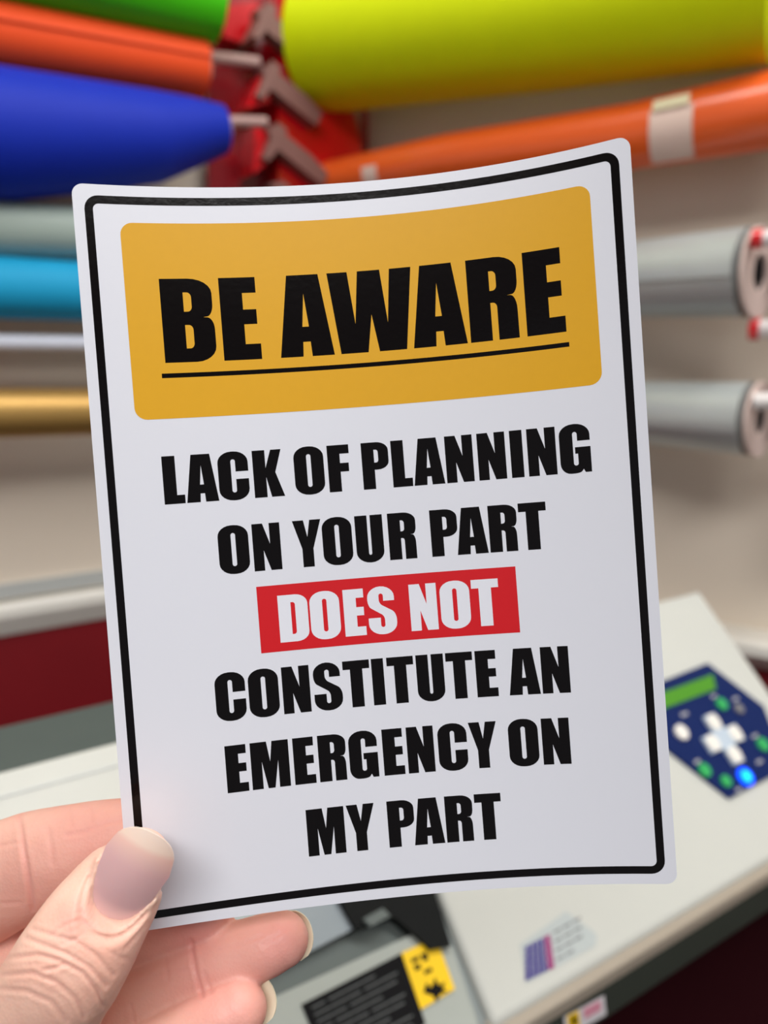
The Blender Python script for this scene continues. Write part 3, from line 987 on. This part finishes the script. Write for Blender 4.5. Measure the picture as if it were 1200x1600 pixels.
# angle 0 points along u; find which way the camera is
axd = (S[-1][0] - S[0][0]).normalized()
uu = axd.cross(Vector((0, 0, 1))).normalized()
flip = 0 if uu.dot(NR) > 0 else math.pi
sg = 1 if flip == 0 else -1
tp = mk('tape', *band(S, 1026, 1092, flip + sg * (.35), flip - sg * 1.25, 'R', .0004), M['tape'], root)
mk('tape_fold', *band(S, 1030, 1086, flip + sg * (.62), flip + sg * .30, 'R', .003), M['tapedark'], root)
mk('tape', *band(S, 584, 606, flip + sg * (.1), flip - sg * 1.2, 'R', .0004), M['tape'], root)


# ------------------------------------------------------------------ racks
def plate(side, pts, off, th):
    n = NL if side == 'L' else NR
    v = [wall_pt(side, x, y, off) for x, y in pts]
    return prism(v, n * th)


rk = thing('wall_rack', wall_pt('L', 450, 300, 0.0), 'glossy red roll rack with stepped arms between the left and right rolls', 'rack')
mk('back_plate', *plate('L', [(322, -90), (430, -90), (430, 740), (322, 740)], .012, .006), M['reddark'], rk, False)
mk('side_plate', *plate('L', [(418, -90), (462, -90), (545, 232), (552, 330), (540, 700), (418, 700)], .018, .028), M['redrack'], rk, False)
mk('corner_plate', *plate('L', [(470, 40), (572, 100), (572, 250), (500, 250)], .010, .006), M['reddark'], rk, False)
for (x, y) in ((398, 34), (405, 122), (414, 214), (420, 300)):
    arm = mk('arm', *plate('L', [(x - 8, y - 10), (x + 8, y - 8), (x + 62, y + 36), (x + 86, y + 62), (x + 78, y + 80), (x + 54, y + 62), (x + 2, y + 20)], .046, .019), M['rackgrey'], rk, False)
    sub('arm_lip', *plate('L', [(x - 9, y - 6), (x + 6, y + 6), (x - 8, y + 34), (x - 22, y + 52), (x - 32, y + 46)], .018, .048), M['rackgrey'], rk, arm, False)
mk('gusset', *plate('L', [(340, 20), (390, 10), (404, 40), (372, 76), (340, 66)], .018, .017), M['redrack'], rk, False)
mk('gusset', *plate('L', [(385, 130), (410, 140), (396, 176), (362, 184)], .018, .039), M['redrack'], rk, False)
mk('gusset', *plate('L', [(376, 210), (412, 232), (392, 270), (374, 282)], .018, .039), M['redrack'], rk, False)


def peg(side, x0, y0, x1, y1, r, off, label, group, cap=None, pm='peg'):
    a, b = wall_pt(side, x0, y0, off), wall_pt(side, x1, y1, off)
    rr = r / F * (a - CAM).dot(FW)
    t = thing('rack_peg', a.lerp(b, .5) - Vector((0, 0, rr)), label, 'peg', group)
    mk('rod', *tube([(a, rr), (b, rr)], seg=24), M[pm], t)
    if cap:
        d = (b - a).normalized()
        c0 = a - d * .006
        mk('collar', *tube([(c0, rr * 1.25), (a + d * .002, rr * 1.25)], seg=24), M['redrack'], t)
    return t


GP = 'white pegs carrying the rolls'
peg('L', 300, 86, 404, 98, 9, .055, 'white peg at the right end of the red-orange roll', GP, pm='peg_dull')
peg('L', 335, 189, 416, 191, 8, .082, 'white peg at the right end of the blue roll', GP, pm='peg_dull')
peg('R', 1188, 373, 1300, 366, 12, .140, 'white peg with red collar beside the top of the upper silver roll', GP, True)
peg('R', 1183, 514, 1300, 512, 14, .105, 'white peg with red collar just below the upper silver roll', GP, True)
peg('R', 1178, 627, 1300, 626, 13, .135, 'white peg at the right end of the lower silver roll', GP)
up = thing('rack_upright', wall_pt('R', 1310, 900, 0), 'pale upright rack post at the right edge, carrying the white pegs', 'rack')
mk('post', *plate('R', [(1290, -250), (1330, -250), (1330, 800), (1290, 800)], .0, .10), M['core'], up, False)
lp = thing('rack_upright', wall_pt('L', -180, 700, 0), 'red upright rack plate beyond the left ends of the rolls', 'rack')
mk('post', *plate('L', [(-250, -250), (-215, -250), (-215, 760), (-250, 760)], .0, .10), M['redrack'], lp, False)

# ------------------------------------------------------------------ the cutting plotter
TH = math.radians(43.5)
B_H = Vector((-A_DIR.y, A_DIR.x, 0))            # horizontal, away from the camera
if B_H.y < 0: B_H = -B_H
BS = B_H * math.cos(TH) + Vector((0, 0, math.sin(TH)))    # up the sloping cover
NS = A_DIR.cross(BS).normalized()
K0 = at(1120, 1145, .54)
if NS.dot(CAM - K0) < 0: NS = -NS


def sp(px, py, off=0.0):
    return hit(px, py, K0 + NS * off, NS)


def st_of(p):
    r = p - K0
    return r.dot(A_DIR), r.dot(BS)


def S3(s, t, n=0.0):
    return K0 + A_DIR * s + BS * t + NS * n


sR, tT = st_of(sp(1093, 922))
_, tF = st_of(sp(1000, 1467))
sL, _ = st_of(sp(727, 1495))
sFar = st_of(sp(0, 1214))[0] - .25
print('machine', sR, tT, tF, sL, sFar, S3(sR, tT), S3(sR, tF))
mroot = thing('cutting_plotter', Vector((S3((sR + sL) / 2, 0).x, S3((sR + sL) / 2, 0).y, 0.86)), 'white desktop vinyl cutting plotter with navy keypad, behind the sticker at lower right', 'plotter')


def sbox(s0, s1, t0, t1, n0, n1):
    return prism([S3(s0, t0, n0), S3(s1, t0, n0), S3(s1, t1, n0), S3(s0, t1, n0)], NS * (n1 - n0))


def bevelled(name, v, f, m, parent, w=.004, segs=3, part=None):
    o = mk(name, v, f, m, mroot, True)
    if part is not None:
        o.parent = part
    b = o.modifiers.new('b', 'BEVEL')
    b.width = w
    b.segments = segs
    b.limit_method = 'ANGLE'
    return o


def profile_solid(s0, s1, prof):
    """prof: list of world offsets (h along B_H, z) from K0; extruded along A"""
    pts = [K0 + A_DIR * s0 + B_H * h_ + Vector((0, 0, z)) for h_, z in prof]
    return prism(pts, A_DIR * (s1 - s0))


cT, sT_ = math.cos(TH), math.sin(TH)
top = (tT * cT, tT * sT_)
fr_ = (tF * cT, tF * sT_)
# end housing: sloping top, vertical back, short front lip
endh = bevelled('end_housing', *profile_solid(sL, sR, [top, fr_, (fr_[0] + .002, fr_[1] - .006), (fr_[0] + .03, fr_[1] - .03), (fr_[0] + .09, -.155), (top[0] + .0, -.155)]), M['machine'], mroot, .0045)
# front lip in grey
bevelled('front_lip', *profile_solid(sL - .12, sR + .001, [(fr_[0] - .004, fr_[1] - .012), (fr_[0] - .002, fr_[1] - .036), (fr_[0] + .03, fr_[1] - .045), (fr_[0] + .03, fr_[1] - .012)]), M['lip'], mroot, .0015)
bevelled('front_rim', *profile_solid(sL - .002, sR + .001, [(fr_[0] - .0045, fr_[1] - .0035), (fr_[0] - .0045, fr_[1] - .012), (fr_[0] + .02, fr_[1] - .012), (fr_[0] + .006, fr_[1] - .0005)]), M['mrim'], mroot, .0015)
# bed to the left of the housing, lower, with the white rear cover
bevelled('rear_cover', *profile_solid(sFar, sL, [top, (top[0] - .030, top[1] - .030 * sT_ / cT), (top[0] - .030, -.12), (top[0], -.12)]), M['machine'], mroot, .003)
gv = (S3(0, tT - .0115) - K0)
mk('cover_seam', *sbox(sFar, sL - .003, tT - .0130, tT - .0118, -.0008, .0006), M['ledgegrey'], mroot, False)
zt = top[1]
mk('roller_rail', *profile_solid(sFar, sL, [(top[0] + .001, zt - .004), (top[0] + .001, zt - .03), (top[0] + .055, zt - .03), (top[0] + .055, zt - .004)]), M['mgrey'], mroot, False)
bed0 = top[0] - .030
zb = top[1] - .030 * sT_ / cT
mk('cutting_bed', *profile_solid(sFar, sL, [(bed0, zb - .035), (fr_[0] + .015, fr_[1] - .012), (fr_[0] + .015, fr_[1] - .05), (bed0, -.12)]), M['mmid'], mroot, False)
mk('housing_side', *sbox(sL - .010, sL - .0005, tF, tT - .02, -.05, -.0045), M['mmid'], mroot, False)
# stand under the machine
leg0 = K0.z - .12


def vbox(c, sx, sy, z0, z1):
    q = [c - A_DIR * sx - B_H * sy, c + A_DIR * sx - B_H * sy, c + A_DIR * sx + B_H * sy, c - A_DIR * sx + B_H * sy]
    return prism([Vector((a.x, a.y, z0)) for a in q], Vector((0, 0, z1 - z0)))


hb = (fr_[0] + top[0]) / 2 + .01
stand = thing('plotter_stand', Vector((K0.x, K0.y, 0)), 'dark stand under the white cutting plotter', 'stand')
for s in (sL - .25, sR - .14):
    c_ = K0 + A_DIR * s + B_H * hb
    mk('leg', *vbox(c_, .015, .015, .03, K0.z - .155), M['mdark'], stand, False)
    mk('foot', *vbox(c_, .02, .06, 0, .03), M['mdark'], stand, False)
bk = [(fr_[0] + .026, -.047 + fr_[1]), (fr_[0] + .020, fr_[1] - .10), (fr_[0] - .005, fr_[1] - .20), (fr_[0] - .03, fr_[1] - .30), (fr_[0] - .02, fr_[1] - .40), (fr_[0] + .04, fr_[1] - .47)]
mk('shade_sheet', *profile_solid(sL - .3, sR + .02, bk + [(a_ + .003, b_ - .001) for a_, b_ in bk[::-1]]), M['shade_maroon'], stand)  # added sheet; its dark colour stands in for shade on the lower wall
cc = K0 + A_DIR * ((sL - .28 + sR) / 2) + B_H * hb
mk('crossbar', *vbox(cc, (sR - sL + .28) / 2 - .02, .012, K0.z - .20, K0.z - .155), M['mdark'], stand, False)
mroot.location.z = K0.z - .155
# (children were laid out against the root's first place)
for ch in mroot.children:
    ch.location.z += .86 - mroot.location.z


class _R:      # parts added to the plotter after this line use its final origin
    pass


def spoly(name, pts, m, n0, n1, parent=None, rnd=None):
    """flat piece lying on the sloping cover, outline in picture px"""
    v = [sp(x, y, 0) + NS * n0 for x, y in pts]
    V, Fc = prism(v, NS * (n1 - n0))
    o = mk(name, V, Fc, m, mroot, False)
    if parent is not None:
        o.parent = parent
        o.matrix_parent_inverse = Matrix.Identity(4)
    return o


def sdisc(name, px, py, r, m, n0, n1, parent, seg=28):
    c = sp(px, py)
    k = (c - CAM).dot(FW) / F
    s_, t_ = st_of(c)
    v = [S3(s_ + r * k * math.cos(a) * 1.0, t_ + r * k * math.sin(a) * 1.0, n0) for a in [2 * math.pi * i / seg for i in range(seg)]]
    V, Fc = prism(v, NS * (n1 - n0))
    o = mk(name, V, Fc, m, mroot, False)
    o.parent = parent
    return o


kp = spoly('keypad', [(1103, 1038), (1190, 1105), (1207, 1148), (1213, 1208), (1137, 1249), (1047, 1178), (1006, 1142), (988, 1084)], M['navy'], .0002, .0022)
o = spoly('display', [(1012, 1092), (1110, 1056), (1115, 1079), (1022, 1114)], M['lcd'], .0022, .0028, kp)
o['label'] = 'green liquid crystal display'
for px_, py_, r_, m_, lb in ((1123, 1103, 9.5, 'bgreen', 'green button'), (1150, 1110, 8, 'bgrey', 'grey button'), (1060, 1147, 12, 'bwhite', 'white button'), (1187, 1166, 10.5, 'bgreen', 'green button'),
                        (1096, 1206, 10.5, 'bgreen', 'green button'), (1129, 1223, 9, 'bgreen', 'green button')):
    o = sdisc('button', px_, py_, r_, M[m_], .0022, .0042, kp)
    o['label'] = lb
o = sdisc('power_button', 1160, 1216, 14, M['led'], .0022, .0040, kp)
o['label'] = 'glowing blue button'
o2 = sdisc('power_button', 1160, 1216, 7.5, M['ledc'], .0040, .0045, kp)
o2['label'] = 'bright cyan centre of the glowing button'
# four-way pad
s0, t0 = st_of(sp(1125, 1157))
kk = (sp(1125, 1157) - CAM).dot(FW) / F
arms = []
a1, a2 = st_of(sp(1155, 1146)), st_of(sp(1108.6, 1132))
L1, L2 = 42 * kk, 40 * kk
wd = 13 * kk
sq_ = [S3(s0 + x * L1 * .5, t0 + y * L2 * .5, .0022) for x, y in ((-1, -1), (1, -1), (1, 1), (-1, 1))]
pts_ = [(-wd, -L2), (wd, -L2), (wd, -wd), (L1, -wd), (L1, wd), (wd, wd), (wd, L2), (-wd, L2), (-wd, wd), (-L1, wd), (-L1, -wd), (-wd, -wd)]
o = mk('arrow_pad', *prism([S3(s0 + x, t0 + y, .0022) for x, y in pts_], NS * .002), M['bpale'], mroot, False)
o.parent = kp
for dx, dy in ((1, 0), (-1, 0), (0, 1), (0, -1)):
    c = S3(s0 + dx * L1 * .68, t0 + dy * L2 * .68)
    v = [c + (A_DIR * math.cos(2 * math.pi * i / 20) + BS * math.sin(2 * math.pi * i / 20)) * wd * .98 + NS * .0042 for i in range(20)]
    o = mk('arrow_button', *prism(v, NS * .0008), M['bwhite'], mroot, False)
    o.parent = kp
# small print beside the buttons
for (x, y, w_) in ((1112, 1090, 12), (1146, 1094, 14), (1066, 1118, 16), (1176, 1152, 14), (1183, 1192, 14), (1086, 1192, 12), (1150, 1236, 10)):
    c = sp(x, y)
    s_, t_ = st_of(c)
    o = mk('print', *prism([S3(s_ + a * w_ * kk * .5, t_ + b * 2.4 * kk, .0022) for a, b in ((-1, -1), (1, -1), (1, 1), (-1, 1))], NS * .0002), M['lprint'], mroot, False)
    o.parent = kp

# logo label on the cover
lb = spoly('logo_label', [(812, 1476), (884, 1424), (932, 1460), (930, 1478), (822, 1536)], M['clear_label'], .0001, .0004)
lbp = spoly('logo', [(820, 1480), (856, 1461), (862, 1513), (820, 1533)], M['purple'], .0004, .0006, lb)
spoly('logo_stripe', [(848, 1465), (858, 1460), (865, 1512), (856, 1516)], M['magenta'], .0006, .0008, lb)
for k in range(1, 5):
    t = k / 5
    x0, y0 = 820 + 36 * t, 1480 - 19 * t
    x1, y1 = 820 + 42 * t, 1533 - 20 * t
    spoly('logo_line', [(x0 - .5, y0), (x0 + .5, y0), (x1 + .5, y1), (x1 - .5, y1)], M['clear_label'], .0006, .0009, lb)
    xa, ya = 820, 1480 + 53 * t
    xb, yb = 856 + 6 * t, 1461 + 52 * t
    spoly('logo_line', [(xa, ya - .5), (xb, yb - .5), (xb, yb + .5), (xa, ya + .5)], M['clear_label'], .0006, .0009, lb)
for k in range(4):
    x, y = 864 + 1.5 * k, 1456 + 14 * k
    for j in range(3 if k < 3 else 2):
        xx, yy = x + j * 15, y - j * 8.5
        spoly('label_print', [(xx, yy), (xx + 12, yy - 6.5), (xx + 12, yy - 2.5), (xx, yy + 4)], M['bgrey'], .0004, .0006, lb)

# pieces on the bed beside the housing
spoly('bed_panel', [(300, 1660), (430, 1557), (640, 1462), (700, 1462), (760, 1640), (560, 1800)], M['bed_light'], -.006, .0002)
spoly('bed_groove', [(300, 1610), (430, 1512), (556, 1456), (640, 1425), (690, 1440), (640, 1462), (430, 1557), (300, 1640)], M['bed_mid'], -.010, -.004)
spoly('carriage', [(500, 1330), (655, 1330), (700, 1480), (668, 1486), (650, 1468), (612, 1436), (575, 1440), (552, 1456), (520, 1400)], M['mdark'], -.008, .004)
spoly('carriage_arm', [(560, 1440), (590, 1424), (602, 1436), (572, 1452)], M['bed_mid'], .004, .007)
spoly('pressing_plate', [(380, 1440), (522, 1395), (551, 1452), (470, 1494), (400, 1530)], M['bed_plate'], -.003, .001)
# labels on the bed of the plotter
bl = spoly('safety_label', [(470, 1570), (626, 1490), (664, 1600), (520, 1690)], M['black'], .0003, .0010)
bl['label'] = 'black label with lines of fine grey print'
for k in range(9):
    t = k / 9
    x0, y0 = 482 + 36 * t + 4, 1574 + 100 * t
    for j in range(5 if k % 3 else 4):
        xa = x0 + j * 26
        ya = y0 - j * 13.4
        w_ = 25 if (j + k) % 3 else 20
        spoly('fine_print', [(xa, ya), (xa + w_, ya - w_ * .515), (xa + w_ + .8, ya - w_ * .515 + 3.2), (xa + .8, ya + 3.2)], M['fineprint'], .0010, .0012, bl)
yl = spoly('warning_label', [(626, 1490), (680, 1465), (709, 1546), (656, 1578)], M['yellow_label'], .0004, .0013)
yl['label'] = 'yellow warning label with black pictograms'
for pts in ([(640, 1500), (652, 1494), (654, 1500), (642, 1506)], [(655, 1492), (664, 1488), (668, 1500), (660, 1503)], [(644, 1510), (654, 1506), (656, 1514), (648, 1518)],
            [(660, 1552), (664, 1536), (672, 1544), (678, 1528), (684, 1540), (694, 1534), (690, 1546), (698, 1550), (686, 1554), (680, 1566), (674, 1556)],
            [(660, 1518), (672, 1512), (674, 1518), (662, 1524)]):
    spoly('pictogram', pts, M['black'], .0013, .0015, yl)

# sticker on the front lip
fp = K0 + B_H * (fr_[0] - .003)


def fpt(x, y, n=0.0):
    return hit(x, y, fp - B_H * n, B_H)


def fpoly(name, pts, m, n0, n1, parent=None):
    v = [fpt(x, y, n0) for x, y in pts]
    o = mk(name, *prism(v, -B_H * (n1 - n0)), m, mroot, False)
    if parent is not None:
        o.parent = parent
    return o


wl = fpoly('rating_sticker', [(880, 1588), (943, 1555), (946, 1584), (884, 1620)], M['white_label'], .0003, .0008)
fpoly('rating_print', [(886, 1588), (904, 1579), (906, 1602), (889, 1611)], M['yellow_label'], .0008, .0010, wl)
fpoly('rating_print', [(893, 1590), (900, 1587), (901, 1600), (895, 1603)], M['black'], .0010, .0012, wl)
fpoly('rating_print', [(911, 1577), (938, 1563), (939, 1578), (913, 1592)], M['pink_print'], .0008, .0010, wl)

for o in list(SC.objects):
    if '_o' in o: del o['_o']


# ------------------------------------------------------------------ lights
def area(name, loc, size, sy, power, rot=(0, 0, 0), col=(1, .985, .965)):
    l = bpy.data.lights.new(name, 'AREA')
    l.shape = 'RECTANGLE'
    l.size = size
    l.size_y = sy
    l.energy = power
    l.color = col
    o = bpy.data.objects.new(name, l)
    o.location = loc
    o.rotation_euler = rot
    COL.objects.link(o)
    return o


area('ceiling_lamp', (-0.1, -1.0, CEIL - .03), 1.2, .6, 27)
area('ceiling_lamp', (0.5, .25, CEIL - .03), 1.6, .3, 15)
wd_ = bpy.data.worlds.new('room_light')
SC.world = wd_
wd_.use_nodes = True
wd_.node_tree.nodes['Background'].inputs['Color'].default_value = (.92, .95, 1, 1)
wd_.node_tree.nodes['Background'].inputs['Strength'].default_value = .34

SC.view_settings.view_transform = 'Standard'
SC.view_settings.look = 'None'
SC.view_settings.gamma = 1
SC.view_settings.use_curve_mapping = False
SC.view_settings.exposure = 0.14
